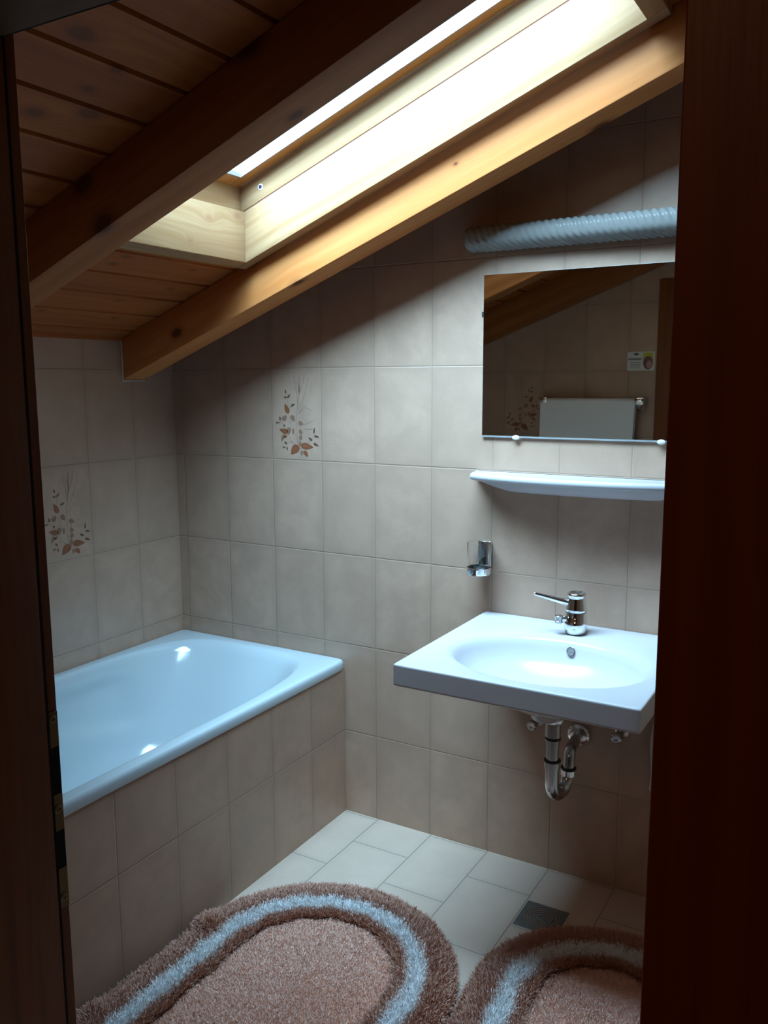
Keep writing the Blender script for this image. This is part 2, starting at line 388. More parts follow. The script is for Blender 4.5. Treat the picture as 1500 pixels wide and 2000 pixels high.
# door wall with its opening
DX0, DX1, DZ = 1.375, 2.145, 1.835
HY = -1.830          # hall face of the door wall
bm = bmesh.new()
for a, b, c, d in ((0.0, DX0, 0.0, 1.75), (DX1, XR, 0.0, 1.75), (DX0, DX1, DZ, 1.75)):
    prism(bm, [(a, c), (b, c), (b, 1.70+SL*b), (a, 1.70+SL*a)], 1, -D-0.006, -D)
    prism(bm, [(a, c), (b, c), (b, 1.70+SL*b), (a, 1.70+SL*a)], 1, HY, -D-0.006, 6)
xm = 0.587+XW; zm = ZD+3*XH
motif(bm, lambda s, t, l: (xm-s*XW, -D+0.0005+0.0003*l, zm+t*XH), 1)
struct(link('wall_front', bm, [m_wall_front]+m_lf+[m_hall], keep=True))
# hallway the photograph is taken from
bm = bmesh.new(); box(bm, 0.4, 3.6, -3.7, HY, -.12, -0.001); struct(link('floor', bm, m_hallfloor))
bm = bmesh.new(); box(bm, 0.3, 0.4, -3.7, HY, -.12, 2.5); struct(link('wall_left', bm, m_hall))
bm = bmesh.new(); box(bm, 3.6, 3.7, -3.7, HY, -.12, 2.5); struct(link('wall_right', bm, m_hall))
bm = bmesh.new(); box(bm, 0.3, 3.7, -3.8, -3.7, -.12, 2.5); struct(link('wall_front', bm, m_hall))
bm = bmesh.new(); box(bm, XR+.15, 3.7, HY, HY+.1, -.12, 2.5); struct(link('wall_back', bm, m_hall))
bm = bmesh.new(); box(bm, 0.3, 3.7, -3.8, HY+.02, 2.5, 2.6); struct(link('ceiling', bm, m_hall))

ld = bpy.data.lights.new('hall_fill_light', 'AREA'); ld.shape = 'DISK'; ld.size = 0.3; ld.energy = 4.2; ld.color = (1.0, 0.55, 0.30)  # unseen warm fill, added to brighten the right door frame; no real fixture
lo_ = bpy.data.objects.new('hall_fill_light', ld); C.objects.link(lo_); lo_.location = (1.75, -3.3, 2.45)

# sloping plank ceiling, left open round the skylight shaft
SX0, SX1, SY0, SY1 = 0.541, 1.745, -0.912, -0.245
bm = bmesh.new()
xa = 0.058-0.10745
k = 0
segs = []
while xa < XR:
    xb = xa+0.10745; a, b = max(xa, 0.0), min(xb, XR)
    cuts = [(a, b)]
    for cx in (SX0+0.005, SX1-0.005):
        cuts = [q for (p_, r_) in cuts for q in ([(p_, cx), (cx, r_)] if p_ < cx < r_ else [(p_, r_)])]
    for p_, r_ in cuts:
        mid = (p_+r_)/2
        lx = p_+(0.011 if p_ == xa else 0.0)
        if SX0 < mid < SX1: segs += [(lx, r_, -D, SY0+0.005), (lx, r_, SY1-0.005, 0.0)]
        else: segs.append((lx, r_, -D, 0.0))
    xa = xb
for (a, b, c, d) in segs:
    if b-a > 0.004: box(bm, a, b, c, d, C0, C0+0.0095, sl=SL)
for (a, b, c, d) in ((0, SX0+.005, -D, 0), (SX1-.005, XR, -D, 0), (SX0+.005, SX1-.005, -D, SY0+.005), (SX0+.005, SX1-.005, SY1-.005, 0)):
    box(bm, a, b, c, d, C0+0.0094, C0+0.15, sl=SL)
ceil_o = struct(link('ceiling', bm, m_plank))
bm = bmesh.new(); box(bm, 0.0, 0.014, -D, -0.2375, 1.581, 1.598, 0.002); 
struct(link('trim_1', bm, m_plank))

# ---------------------------------------------------------------- rafters
def rafter(label, y0, y1, zb, x1, mat, seal=True, bev=0.004):
    bm = bmesh.new(); box(bm, 0.0, x1, y0, y1, zb, C0, bev, 2, sl=SL)
    o = link('roof_rafter', bm, mat, smooth=True); tag(o, label, 'rafter', 'roof rafters')
    if seal:
        bm = bmesh.new()
        box(bm, 0.0, 0.005, y0-0.004, y0, zb-0.002, C0-0.003, 0.001)
        box(bm, 0.0, 0.005, y0-0.004, y1-0.004, zb-0.0045, zb-0.0003, 0.001)
        s = link('sealant_bead', bm, m_seal, o); s['label'] = 'white sealant bead round the rafter end'
    return o
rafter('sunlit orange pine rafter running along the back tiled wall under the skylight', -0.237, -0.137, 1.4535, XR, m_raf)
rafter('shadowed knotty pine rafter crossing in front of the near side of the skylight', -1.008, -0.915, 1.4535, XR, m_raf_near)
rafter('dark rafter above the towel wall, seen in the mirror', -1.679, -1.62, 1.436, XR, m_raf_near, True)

# ---------------------------------------------------------------- skylight (window_1)
win = struct(empty('window_1', (1.12, -0.58, 1.567+SL*1.12)))
ZB, ZG, ZF = 1.567, 1.709, 1.782         # board bottom, groove, frame top (heights at x = 0)
IX0, IX1, IY0, IY1 = 0.576, 1.702, -0.880, -0.285
def board(name, parent, mat, x0, x1, y0, y1, z0, z1, bev=0.002):
    bm = bmesh.new(); box(bm, x0, x1, y0, y1, z0, z1, bev, 2, sl=SL); return link(name, bm, mat, parent, smooth=True)
board('lining_board', win, m_lin, SX0, SX1, IY1, SY1+0.001, ZB, ZG)
board('lining_board', win, m_lin, SX0, SX1, SY0-0.001, IY0, ZB, ZG)
board('lining_board', win, m_lin_low, SX0, IX0, IY0, IY1, ZB, ZG)
board('lining_board', win, m_lin_low, IX1, SX1, IY0, IY1, ZB, ZG)
fr = board('window_frame', win, m_lin, IX0-0.03, IX1+0.03, IY1+0.001, IY1+0.03, ZG+0.004, ZF+0.016)
for a in ((IX0-.03, IX1+.03, IY0-.03, IY0-.001), (IX0-.03, IX0-.015, IY0, IY1), (IX1+.001, IX1+.03, IY0, IY1)):
    board('frame_rail', win, m_lin_low if a[1]-a[0] < .1 else m_lin, a[0], a[1], a[2], a[3], ZG+0.004, ZF+0.016)
# dark joint between lining and frame
bm = bmesh.new()
for a in ((IX0-.03, IX1+.03, IY1+.003, IY1+.02), (IX0-.03, IX1+.03, IY0-.02, IY0-.003), (IX0-.03, IX0-.012, IY0, IY1), (IX1+.003, IX1+.02, IY0, IY1)):
    box(bm, *a, ZG-0.002, ZG+0.006, sl=SL)
link('frame_gasket', bm, plain('brown_gasket', (0.22, 0.10, 0.07), 0.8), win)
# opening sash: four rails seen from below
bm = bmesh.new(); W = 0.038
sx0, sx1 = IX0-0.022, IX1+0.0
for a in ((sx0, sx1, IY1-W, IY1-0.001), (sx0, sx1, IY0+0.001, IY0+W), (sx0, sx0+W+0.004, IY0+W, IY1-W), (sx1-W, sx1, IY0+W, IY1-W)):
    box(bm, *a, ZF+0.001, ZF+0.020, 0.003, 2, sl=SL)
sash = link('sash', bm, m_sash, win, smooth=True)
bm = bmesh.new()
for a in ((sx0+W, sx1-W, IY1-W-.003, IY1-W+.002), (sx0+W, sx1-W, IY0+W-.002, IY0+W+.003), (sx0+W+.002, sx0+W+.007, IY0+W, IY1-W), (sx1-W-.005, sx1-W, IY0+W, IY1-W)):
    box(bm, *a, ZF+0.002, ZF+0.014, sl=SL)
link('glazing_seal', bm, plain('grey_glazing_seal', (0.30, 0.26, 0.24), 0.6), sash)
bm = bmesh.new(); box(bm, sx0+W*.6, sx1-W*.6, IY0+W*.6, IY1-W*.6, ZF+0.014, ZF+0.018, sl=SL)
link('glass_pane', bm, m_pane, win)
bm = bmesh.new(); lathe(bm, (0.6355, IY1+0.0012, 1.9915), (0, -1, 0), [(0.0085, 0), (0.0085, .0015), (.006, .002), (.0052, .0006)], 24, mat=0)
lathe(bm, (0.6355, IY1-0.0006, 1.9915), (0, -1, 0), [(0.0053, 0), (0.0050, .001), (0, .0012)], 20, mat=1)
pg = link('screw_plug', bm, [m_white, plain('blue_black_hole', (0.02, 0.02, 0.07), 0.4)], fr, smooth=True); pg['label'] = 'white ring round a dark screw hole'
# outer roof kerb keeps daylight to the opening
bm = bmesh.new()
for a in ((IX0-.10, IX1+.10, IY1+.03, IY1+.12), (IX0-.10, IX1+.10, IY0-.12, IY0-.03), (IX0-.10, IX0-.022, IY0-.03, IY1+.03), (IX1+.03, IX1+.10, IY0-.03, IY1+.03)):
    box(bm, *a, C0+0.12, ZF+0.014, sl=SL)
link('kerb', bm, m_sash, win)

# ---------------------------------------------------------------- door frame (door_1)
door = struct(empty('door_1', (1.75, -1.75, 0.0)))
JL, JR = 1.400, 2.118
bm = bmesh.new()
box(bm, DX0, JL, -1.692, -D, 0, 1.805+0.02, 0.001); box(bm, DX0, JL+.012, HY, -1.6915, 0, 1.793+.02, 0.0015)
link('door_jamb', bm, m_door, door, smooth=True)
bm = bmesh.new()
box(bm, JR+.012, DX1, -1.692, -D, 0, 1.825, 0.001); box(bm, JR, DX1, HY, -1.6915, 0, 1.813, 0.0015)
link('door_jamb', bm, m_door, door, smooth=True)
bm = bmesh.new()
box(bm, JL, JR+.012, -1.692, -D, 1.805, DZ, 0.001); box(bm, JL+.012, JR, HY, -1.6915, 1.793, DZ, 0.0015)
link('door_head', bm, m_headwood, door, smooth=True)
def arch(y0, y1, xl, xr, zi, w, mat=m_door):
    for nm, a in (('architrave', (xl-w, xl, 0, zi+w-.01)), ('architrave', (xr, xr+w, 0, zi+w-.01))):
        bm = bmesh.new(); box(bm, a[0], a[1], y0, y1, a[2], a[3], 0.001, 1); link(nm, bm, m_door, door, smooth=True)
    bm = bmesh.new(); box(bm, xl, xr, y0, y1, zi, zi+w-.01, 0.003, 2); link('architrave', bm, m_headwood, door, smooth=True)
arch(-D, -1.667, 1.399, JR+.012, 1.805, 0.088)
arch(HY-.015, HY, JL+.008, JR, 1.796, 0.088)
bm = bmesh.new(); box(bm, JL-.001, JL+.0120, -1.6917, -1.6888, 0.0, 1.805); box(bm, JL, JR+.012, -1.6917, -1.6888, 1.7935, 1.806)
link('door_seal', bm, m_dark, door)
# strike plate let into the rebate
bm = bmesh.new()
yp0, yp1 = -1.6885, -1.6685
zz = [0.8194, 0.8674, 0.9187, 0.9644, 1.023, 1.0658]
box(bm, JL-.001, JL+.0012, yp0, yp1, zz[0], zz[1]+.003, 0.0005); box(bm, JL-.001, JL+.0012, yp0, yp1, zz[2], zz[3], 0.0005); box(bm, JL-.001, JL+.0012, yp0, yp1, zz[4], zz[5], 0.0005)
box(bm, JL-.001, JL+.0010, yp0, yp0+.004, zz[0], zz[5]); 
box(bm, JL-.001, JL+.0006, yp0+.003, yp1, zz[1], zz[2], mat=1); box(bm, JL-.001, JL+.0006, yp0+.003, yp1, zz[3], zz[4], mat=1)
sp = link('strike_plate', bm, [m_brass, m_dark], door); sp['label'] = 'brass strike plate with two dark latch holes'
for z in (0.8331, 0.9462, 1.0579):
    bm = bmesh.new(); lathe(bm, (JL+.0010, -1.6765, z), (1, 0, 0), [(.0055, 0), (.0052, .0012), (.003, .0020), (.0028, .0012), (0, .0010)], 18)
    link('screw', bm, m_screw, sp, smooth=True)

# ---------------------------------------------------------------- bathtub and its tiled apron
TX, TY0 = 0.722, -1.676
bm = bmesh.new(); box(bm, 0.69, 0.7173, -D+.001, -0.0005, 0.0, 0.507)
tag(link('bathtub_apron', bm, m_apron), 'beige tiled apron wall under the front edge of the bathtub', 'bath panel')

def superring(cx, cy, a, b, n, N, z, pw=None):
    out = []
    for i in range(N):
        t = 2*PI*i/N; c, s = math.cos(t), math.sin(t)
        out.append((cx+a*math.copysign(abs(c)**(2/n), c), cy+b*math.copysign(abs(s)**(2/n), s), z))
    return out
def ringv(bm, pts): return [bm.verts.new(p) for p in pts]
def stack(bm, rings, mat=0, cap=True):
    R = [ringv(bm, r) for r in rings]
    for a, b in zip(R, R[1:]): bridge(bm, a, b, mat)
    if cap: bm.faces.new(R[-1]).material_index = mat
    return R
bm = bmesh.new(); N = 160
ocx, ocy, oa, ob = TX/2, TY0/2, TX/2, -TY0/2
ZT = 0.537
rings = []
for dz, ins in ((-.033, .012), (-.033, .001), (-.026, 0), (-.012, 0), (-.005, .002), (-.001, .006), (0, .011)):
    rings.append(superring(ocx, ocy-.0005, oa-ins, ob-ins-.0005, 60, N, ZT+dz))
icx, icy, ia, ib = 0.3605, -0.83, 0.325, 0.782
prof = [(0, .006, 4.4), (-.001, 0.0, 4.4), (-.004, -.004, 4.4), (-.010, -.008, 4.3), (-.022, -.012, 4.2), (-.06, -.020, 4.0), (-.12, -.032, 3.8), (-.20, -.048, 3.6),
        (-.28, -.068, 3.4), (-.34, -.094, 3.2), (-.375, -.125, 3.0), (-.392, -.165, 3.0), (-.398, -.22, 3.0)]
pz = [-q[0] for q in prof]
def smst(x, a, b): t = min(1, max(0, (x-a)/(b-a))); return t*t*(3-2*t)
for dz in sorted(set([0, .001, .003, .006, .010, .016, .022] + [.03+.0105*i for i in range(36)])):
    ins, n = float(np.interp(dz, pz, [q[1] for q in prof])), float(np.interp(dz, pz, [q[2] for q in prof]))
    # the back end slopes more than the end near the door; shoulder recess in the long sides
    k = min(1, dz/.398); sh = 0.10*k
    ring = superring(icx, icy-sh*0.95, ia+ins, ib+ins*1.5-sh, n, N, ZT-dz); out = []
    for (x, y, z) in ring:
        w_ = .012*smst(-y, .31, .40)*smst(z, .30+.06*smst(-y, .36, .75), .345+.06*smst(-y, .36, .75))*smst(.50, z, z+.06)*min(1, dz/.03)
        out.append((x-w_ if x < icx-.18 else (x+w_ if x > icx+.18 else x), y, z))
    rings.append(out)
stack(bm, rings)
tub = empty('bathtub', (0.36, -0.84, 0.13)); tag(tub, 'white enamel bathtub built in along the left wall', 'bathtub')
link('tub_shell', bm, m_enamel, tub, smooth=True, angle=60)
bm = bmesh.new(); lathe(bm, (0.36, -0.55, ZT-.398), (0, 0, 1), [(.03, 0), (.03, .002), (.022, .003), (.0, .001)], 28)
link('drain', bm, m_chrome, tub, smooth=True)

# ---------------------------------------------------------------- washbasin
sink = empty('washbasin', (1.525, 0.0, 0.60)); tag(sink, 'white rectangular washbasin with an oval bowl hung on the back wall', 'sink')
bx0, bx1, by0, by1, ZS, HS = 1.222, 1.818, -0.562, -0.001, 0.768, 0.056
bcx, bcy, ba, bb = 1.529, -0.328, 0.246, 0.182
N = 144
def rectring(ins, z, r=0.005):
    """points on the basin outline, one per bowl angle (rounded corners)"""
    pts = []
    X0, X1, Y0, Y1 = bx0+ins, bx1-ins, by0+ins, by1-(ins if ins < .02 else .0)
    n = 24
    for i in range(N):
        t = 2*PI*(i+.5)/N; c, s = math.cos(t)*ba, math.sin(t)*bb
        k = 1e9
        if c > 0: k = min(k, (X1-bcx)/c)
        if c < 0: k = min(k, (X0-bcx)/c)
        if s > 0: k = min(k, (Y1-bcy)/s)
        if s < 0: k = min(k, (Y0-bcy)/s)
        pts.append([bcx+k*c, bcy+k*s, z])
    # snap the nearest points to the corners, then round them a little
    for cx_, cy_ in ((X0, Y0), (X0, Y1), (X1, Y0), (X1, Y1)):
        j = min(range(N), key=lambda q: (pts[q][0]-cx_)**2+(pts[q][1]-cy_)**2)
        ox, oy = (1 if cx_ == X0 else -1), (1 if cy_ == Y0 else -1)
        pts[j] = [cx_+ox*r*.25, cy_+oy*r*.25, z]
        for q in (j-1, (j+1) % N):
            p = pts[q]
            if abs(p[0]-cx_) < 1e-6: p[1] = cy_+oy*max(r, abs(p[1]-cy_)); 
            else: p[0] = cx_+ox*max(r, abs(p[0]-cx_))
    return [tuple(p) for p in pts]
def ell(a, b, z, dy=0.0): return [(bcx+a*math.cos(2*PI*(i+.5)/N), bcy+dy+b*math.sin(2*PI*(i+.5)/N), z) for i in range(N)]
bm = bmesh.new()
R = [rectring(0.03, ZS-HS-.0), rectring(0.003, ZS-HS), rectring(0.0, ZS-HS+.003), rectring(0.0, ZS-HS+.006), rectring(0.0, ZS-.006), rectring(0.0, ZS-.0035), rectring(0.0012, ZS-.0010), rectring(0.004, ZS), rectring(0.008, ZS)]
# slightly raised rim then oval bowl
def lerp(A, B, f, z): return [(a[0]*(1-f)+b[0]*f, a[1]*(1-f)+b[1]*f, z) for a, b in zip(A, B)]
R.append(lerp(R[-1], ell(ba+.03, bb+.02, ZS), .6, ZS-.0005))
R += [ell(ba+.022, bb+.022, ZS-.001), ell(ba+.012, bb+.012, ZS-.003), ell(ba+.002, bb+.002, ZS-.007), ell(ba-.006, bb-.006, ZS-.014), ell(ba-.014, bb-.012, ZS-.028), ell(ba-.026, bb-.020, ZS-.050),
      ell(ba-.048, bb-.037, ZS-.070), ell(ba-.080, bb-.060, ZS-.088), ell(ba-.115, bb-.085, ZS-.106), ell(ba-.160, bb-.120, ZS-.120), ell(.035, .032, ZS-.129), ell(.022, .022, ZS-.133)]
RV = [ringv(bm, r) for r in R]
for a, b in zip(RV, RV[1:]): bridge(bm, a, b)
# underside: bowl bulge
U = [RV[0]] + [ringv(bm, r) for r in (ell(ba-.002, bb-.01, ZS-HS-.002), ell(ba-.028, bb-.028, ZS-HS-.012), ell(ba-.065, bb-.056, ZS-.092), ell(ba-.12, bb-.092, ZS-.118), ell(ba-.17, bb-.125, ZS-.136), ell(.042, .038, ZS-.143), ell(.034, .032, ZS-.160), ell(.030, .030, ZS-.162))]
for a, b in zip(U, U[1:]): bridge(bm, a, b)
bridge(bm, RV[-1], U[-1])
link('basin', bm, m_ceramic, sink, smooth=True, angle=50)
bm = bmesh.new(); lathe(bm, (bcx, bcy, ZS-.132), (0, 0, 1), [(.031, 0), (.031, .002), (.024, .003), (.010, .000), (0, 0)], 28)
link('drain', bm, m_chrome, sink, smooth=True)
# overflow hole in the back of the bowl
bm = bmesh.new(); ax = Vector((0.0, -0.80, 0.42)).normalized()
lathe(bm, (1.537, -.1635, ZS-.030), ax, [(.0112, -.004), (.0112, .0012), (.0100, .0018), (.0094, .0005)], 26, cap=False)
lathe(bm, Vector((1.537, -.1635, ZS-.030)), ax, [(.0096, .0006), (0, .0006)], 26, cap=False, mat=1)
ov = link('overflow_ring', bm, [m_dchrome, plain('overflow_shade', (0.18, 0.17, 0.17), 0.5)], sink, smooth=True)

# tap
tap = empty('mixer_tap', (1.526, -0.098, ZS)); tag(tap, 'chrome single-lever mixer tap on the washbasin', 'faucet')
tx, ty = 1.526, -0.092
bm = bmesh.new(); secs = []
for z, hx, hy, cy_ in ((-.001, .0255, .0255, 0), (.002, .0268, .0272, -.001), (.012, .0290, .0310, -.003), (.026, .0305, .0335, -.004), (.036, .0305, .0325, -.003), (.044, .0290, .0295, -.001), (.054, .0280, .0280, 0), (.060, .0272, .0272, 0)):
    e_ = .86 if z < .045 else 1.0
    secs.append([bm.verts.new((tx+hx*math.copysign(abs(math.cos(t))**e_, math.cos(t)), ty+cy_+hy*math.copysign(abs(math.sin(t))**e_, math.sin(t)), ZS+z)) for t in [2*PI*k/40 for k in range(40)]])
for a, b in zip(secs, secs[1:]): bridge(bm, a, b)
bm.faces.new(secs[0]); bm.faces.new(secs[-1])
link('tap_body', bm, m_chrome, tap, smooth=True, angle=60)
ax_, ay_ = tx-.036, ty-.036
bm = bmesh.new(); tube(bm, [(tx-.012, ty-.012, ZS+.040), (tx-.028, ty-.028, ZS+.043), (ax_, ay_, ZS+.043)], [.009, .0078, .0070], 20)
link('spout', bm, m_chrome, tap, smooth=True)
bm = bmesh.new(); lathe(bm, (ax_, ay_, ZS+.053), (0, 0, -1), [(0, 0), (.0095, 0), (.0112, .0015), (.0112, .0105), (.0098, .0115), (.0098, .0150), (.0105, .0158), (.0105, .020), (.008, .0205), (0, .019)], 26)
link('aerator', bm, m_dchrome, tap, smooth=True)
bm = bmesh.new()
lathe(bm, (tx, ty, ZS+.060), (0, 0, 1), [(.0240, 0), (.0285, .0015), (.0292, .004), (.0285, .010), (.0262, .026), (.0245, .036), (.0240, .041), (.0252, .0445), (.0258, .0480), (.0250, .0510), (.0228, .0525), (.0200, .0515), (.0170, .0485), (.012, .0470), (.0, .0465)], 44)
head = link('tap_cap', bm, m_chrome, tap, smooth=True, angle=70)
bm = bmesh.new(); lathe(bm, (tx, ty, ZS+.0590), (0, 0, 1), [(.0270, 0), (.0285, .001), (.0270, .0025)], 40)
link('tap_ring', bm, m_black, tap, smooth=True)
bm = bmesh.new(); dl = Vector((-0.86, -0.50, 0)).normalized(); base = Vector((tx, ty, ZS+.084))
tube(bm, [base+dl*.018, base+dl*.04+Vector((0, 0, .005)), base+dl*.085+Vector((0, 0, .018)), base+dl*.112+Vector((0, 0, .0255)), base+dl*.116+Vector((0, 0, .0265))], [.0095, .0080, .0058, .0048, .0030], 18)
link('lever', bm, m_chrome, tap, smooth=True)

# trap under the basin
trap = empty('drain_trap', (1.53, -0.15, 0.37)); tag(trap, 'chrome curved waste trap under the washbasin running to the wall', 'pipe')
tx2, ty2 = 1.541, -.300; x3, y3 = 1.556, -.212
bm = bmesh.new(); lathe(bm, (tx2, ty2, .6055), (0, 0, -1), [(.030, 0), (.030, .008), (.028, .012), (.0195, .013), (.0195, .020)], 32); link('waste_flange', bm, m_chrome, trap, smooth=True)
bm = bmesh.new(); tube(bm, [(tx2, ty2, .592), (tx2, ty2, .47)], .0160, 28); link('tailpiece', bm, m_dchrome, trap, smooth=True)
bm = bmesh.new(); lathe(bm, (tx2, ty2, .552), (0, 0, 1), [(.017, 0), (.0198, .001), (.0198, .040), (.018, .042)], 32); link('upper_nut', bm, m_dchrome, trap, smooth=True)
bm = bmesh.new(); lathe(bm, (tx2, ty2, .5475), (0, 0, 1), [(.015, 0), (.0205, .001), (.0205, .004), (.015, .005)], 32); link('seal_ring', bm, m_black, trap, smooth=True)
bm = bmesh.new(); lathe(bm, (tx2, ty2, .540), (0, 0, 1), [(.015, 0), (.0195, .001), (.0195, .006), (.015, .007)], 32); link('collar', bm, m_dchrome, trap, smooth=True)
bm = bmesh.new(); lathe(bm, (tx2, ty2, .4870), (0, 0, 1), [(.015, -.001), (.0215, 0), (.0215, .003), (.015, .004)], 32); link('seal_ring', bm, m_black, trap, smooth=True)
bm = bmesh.new(); lathe(bm, (tx2, ty2, .4680), (0, 0, 1), [(.017, 0), (.0205, .002), (.0205, .018), (.017, .019)], 32); link('lower_nut', bm, m_dchrome, trap, smooth=True)
dd = Vector((x3-tx2, y3-ty2, 0)); rr = dd.length/2; du = dd.normalized(); zc = .428
bm = bmesh.new()
pts = [Vector((tx2, ty2, .475)), Vector((tx2, ty2, .45))] + [Vector((tx2, ty2, 0))+du*(rr-math.cos(a)*rr)+Vector((0, 0, zc-math.sin(a)*rr)) for a in [PI*i/18 for i in range(19)]]
tube(bm, pts, [.0180]*9+[.0178]*6+[.0165]*6, 28); link('u_bend', bm, m_dchrome, trap, smooth=True)
bm = bmesh.new(); lathe(bm, (x3, y3, .416), (0, 0, 1), [(.016, 0), (.0200, .001), (.0200, .016), (.0175, .018)], 28); link('slip_nut', bm, m_chrome, trap, smooth=True)
bm = bmesh.new(); lathe(bm, (x3, y3, .434), (0, 0, 1), [(.014, 0), (.0205, .0005), (.0205, .003), (.014, .004)], 32); link('seal_ring', bm, m_black, trap, smooth=True)
bm = bmesh.new()
FX, FZ = 1.5165, 0.441
pA, pB = Vector((x3, y3, .43)), Vector((FX, -.004, FZ)); e1 = Vector((x3+.0005, y3+.002, .452)); 
ctrl = Vector((x3, y3+.004, .482)); e2 = Vector((x3-.006, y3+.040, .4765))
pts = [pA, pA.lerp(e1, .5), e1] + [e1*(1-t)**2+ctrl*2*t*(1-t)+e2*t*t for t in [i/10 for i in range(1, 11)]] + [e2.lerp(pB, .35), e2.lerp(pB, .7), pB]
tube(bm, pts, .0150, 26); link('wall_pipe', bm, m_dchrome, trap, smooth=True)
bm = bmesh.new(); lathe(bm, (FX, -.0005, FZ), (0, -1, 0), [(.034, 0), (.034, .004), (.031, .009), (.024, .013), (.017, .014)], 36); link('wall_rosette', bm, m_chrome, trap, smooth=True)
# angle valves
def valve(x, z, label):
    o = empty('angle_valve', (x, 0, z)); tag(o, label, 'valve', 'angle valves under the washbasin')
    bm = bmesh.new(); lathe(bm, (x, -.0005, z), (0, -1, 0), [(.020, 0), (.019, .004), (.010, .006), (.009, .030), (.011, .031), (.011, .045), (0, .046)], 24)
    link('valve_body', bm, m_dchrome, o, smooth=True)
    bm = bmesh.new(); tube(bm, [(x, -.038, z+.008), (x, -.038, z+.02), (x+.01, -.05, z+.09), (x+(.04 if x < 1.5 else -.04), -.07, z+.17), (x+(.05 if x < 1.5 else -.05), -.075, z+.22)], .0055, 14)
    link('supply_tube', bm, m_dchrome, o, smooth=True)
    bm = bmesh.new(); lathe(bm, (x, -.046, z), (0, -1, 0), [(.0145, 0), (.0150, .003), (.0145, .018), (.011, .021), (.004, .0212), (0, .020)], 10)
    link('valve_knob', bm, m_dchrome, o, smooth=True, angle=30)
valve(1.397, .4650, 'small chrome angle valve on the wall left of the waste pipe')
valve(1.640, .4780, 'small chrome angle valve on the wall right of the waste pipe')

# pale cloth whose edge shows beside the door frame under the basin
bm = bmesh.new(); cols = 16; rows = 18; grid = []
for i in range(cols+1):
    col = []
    for j in range(rows+1):
        s, t = i/cols, j/rows
        x = 1.722+.012*(1-t)*.0 + .010*t**2 + .0035*math.sin(t*9)*(1-s) + s*.15*(1-.35*t)
        y = -.012-.008*math.sin(s*11+t*1.3)-.004*math.sin(s*23)
        z = .329+.27*t - .0
        col.append((x, y, z))
    grid.append(col)
F1 = [[bm.verts.new(p) for p in c] for c in grid]; F2 = [[bm.verts.new((p[0], p[1]-.003, p[2])) for p in c] for c in grid]
for i in range(cols):
    for j in range(rows):
        bm.faces.new((F1[i][j], F1[i+1][j], F1[i+1][j+1], F1[i][j+1])); bm.faces.new((F2[i][j], F2[i][j+1], F2[i+1][j+1], F2[i+1][j]))
for i in range(cols):
    bm.faces.new((F1[i][0], F2[i][0], F2[i+1][0], F1[i+1][0])); bm.faces.new((F1[i][rows], F1[i+1][rows], F2[i+1][rows], F2[i][rows]))
for j in range(rows):
    bm.faces.new((F1[0][j], F1[0][j+1], F2[0][j+1], F2[0][j])); bm.faces.new((F1[cols][j], F2[cols][j], F2[cols][j+1], F1[cols][j+1]))
cl = empty('hanging_cloth', (1.79, -.01, .329)); tag(cl, 'pale cloth hanging on the wall beneath the right end of the washbasin', 'cloth')
link('cloth', bm, plain('pale_cloth', (0.62, 0.56, 0.50), 0.95), cl, smooth=True)
bm = bmesh.new(); lathe(bm, (1.785, 0, .585), (0, -1, 0), [(.012, 0), (.012, .003), (.005, .005), (.005, .025), (.009, .027), (.009, .031), (0, .032)], 20); link('hook', bm, m_chrome, cl, smooth=True)

# ---------------------------------------------------------------- mirror, shelf, lamp, glass
mir = empty('mirror', (1.505, 0, 1.286)); tag(mir, 'frameless rectangular mirror on the back wall above the washbasin', 'mirror')
MX0, MX1, MZ0, MZ1 = 1.2045, 1.8055, 1.286, 1.742
bm = bmesh.new()
fs = box(bm, MX0, MX1, -.0075, -.0015, MZ0, MZ1, mat=1)
# polished bevel along the edge, silvered face inside it
e = .005
for f in fs:
    if abs(f.normal.y) > .9 or True: pass
v = [bm.verts.new(p) for p in ((MX0+.001, -.0090, MZ0+e), (MX1-.001, -.0090, MZ0+e), (MX1-.001, -.0090, MZ1-.001), (MX0+.001, -.0090, MZ1-.001))]
w = [bm.verts.new(p) for p in ((MX0, -.0075, MZ0), (MX1, -.0075, MZ0), (MX1, -.0075, MZ1), (MX0, -.0075, MZ1))]
bm.faces.new(v[::-1]).material_index = 0
for i in range(4): bm.faces.new((w[i], w[(i+1) % 4], v[(i+1) % 4], v[i])).material_index = 1
link('mirror_pane', bm, [m_mir, m_edge], mir)
for x in (1.310, 1.7125):
    bm = bmesh.new(); lathe(bm, (x, -.0005, MZ0+.001), (0, -1, 0), [(.011, 0), (.011, .008), (.010, .0125), (.006, .0140), (0, .0145)], 24, sx=1.0, sy=.62, uv=(Vector((1, 0, 0)), Vector((0, 0, 1))))
    link('mirror_clip', bm, m_white, mir, smooth=True)
bm = bmesh.new(); box(bm, MX0-.004, MX0+.002, -.011, 0, 1.625, 1.640, .001); c_ = link('mirror_clip', bm, m_black, mir); c_['label'] = 'dark side clip'

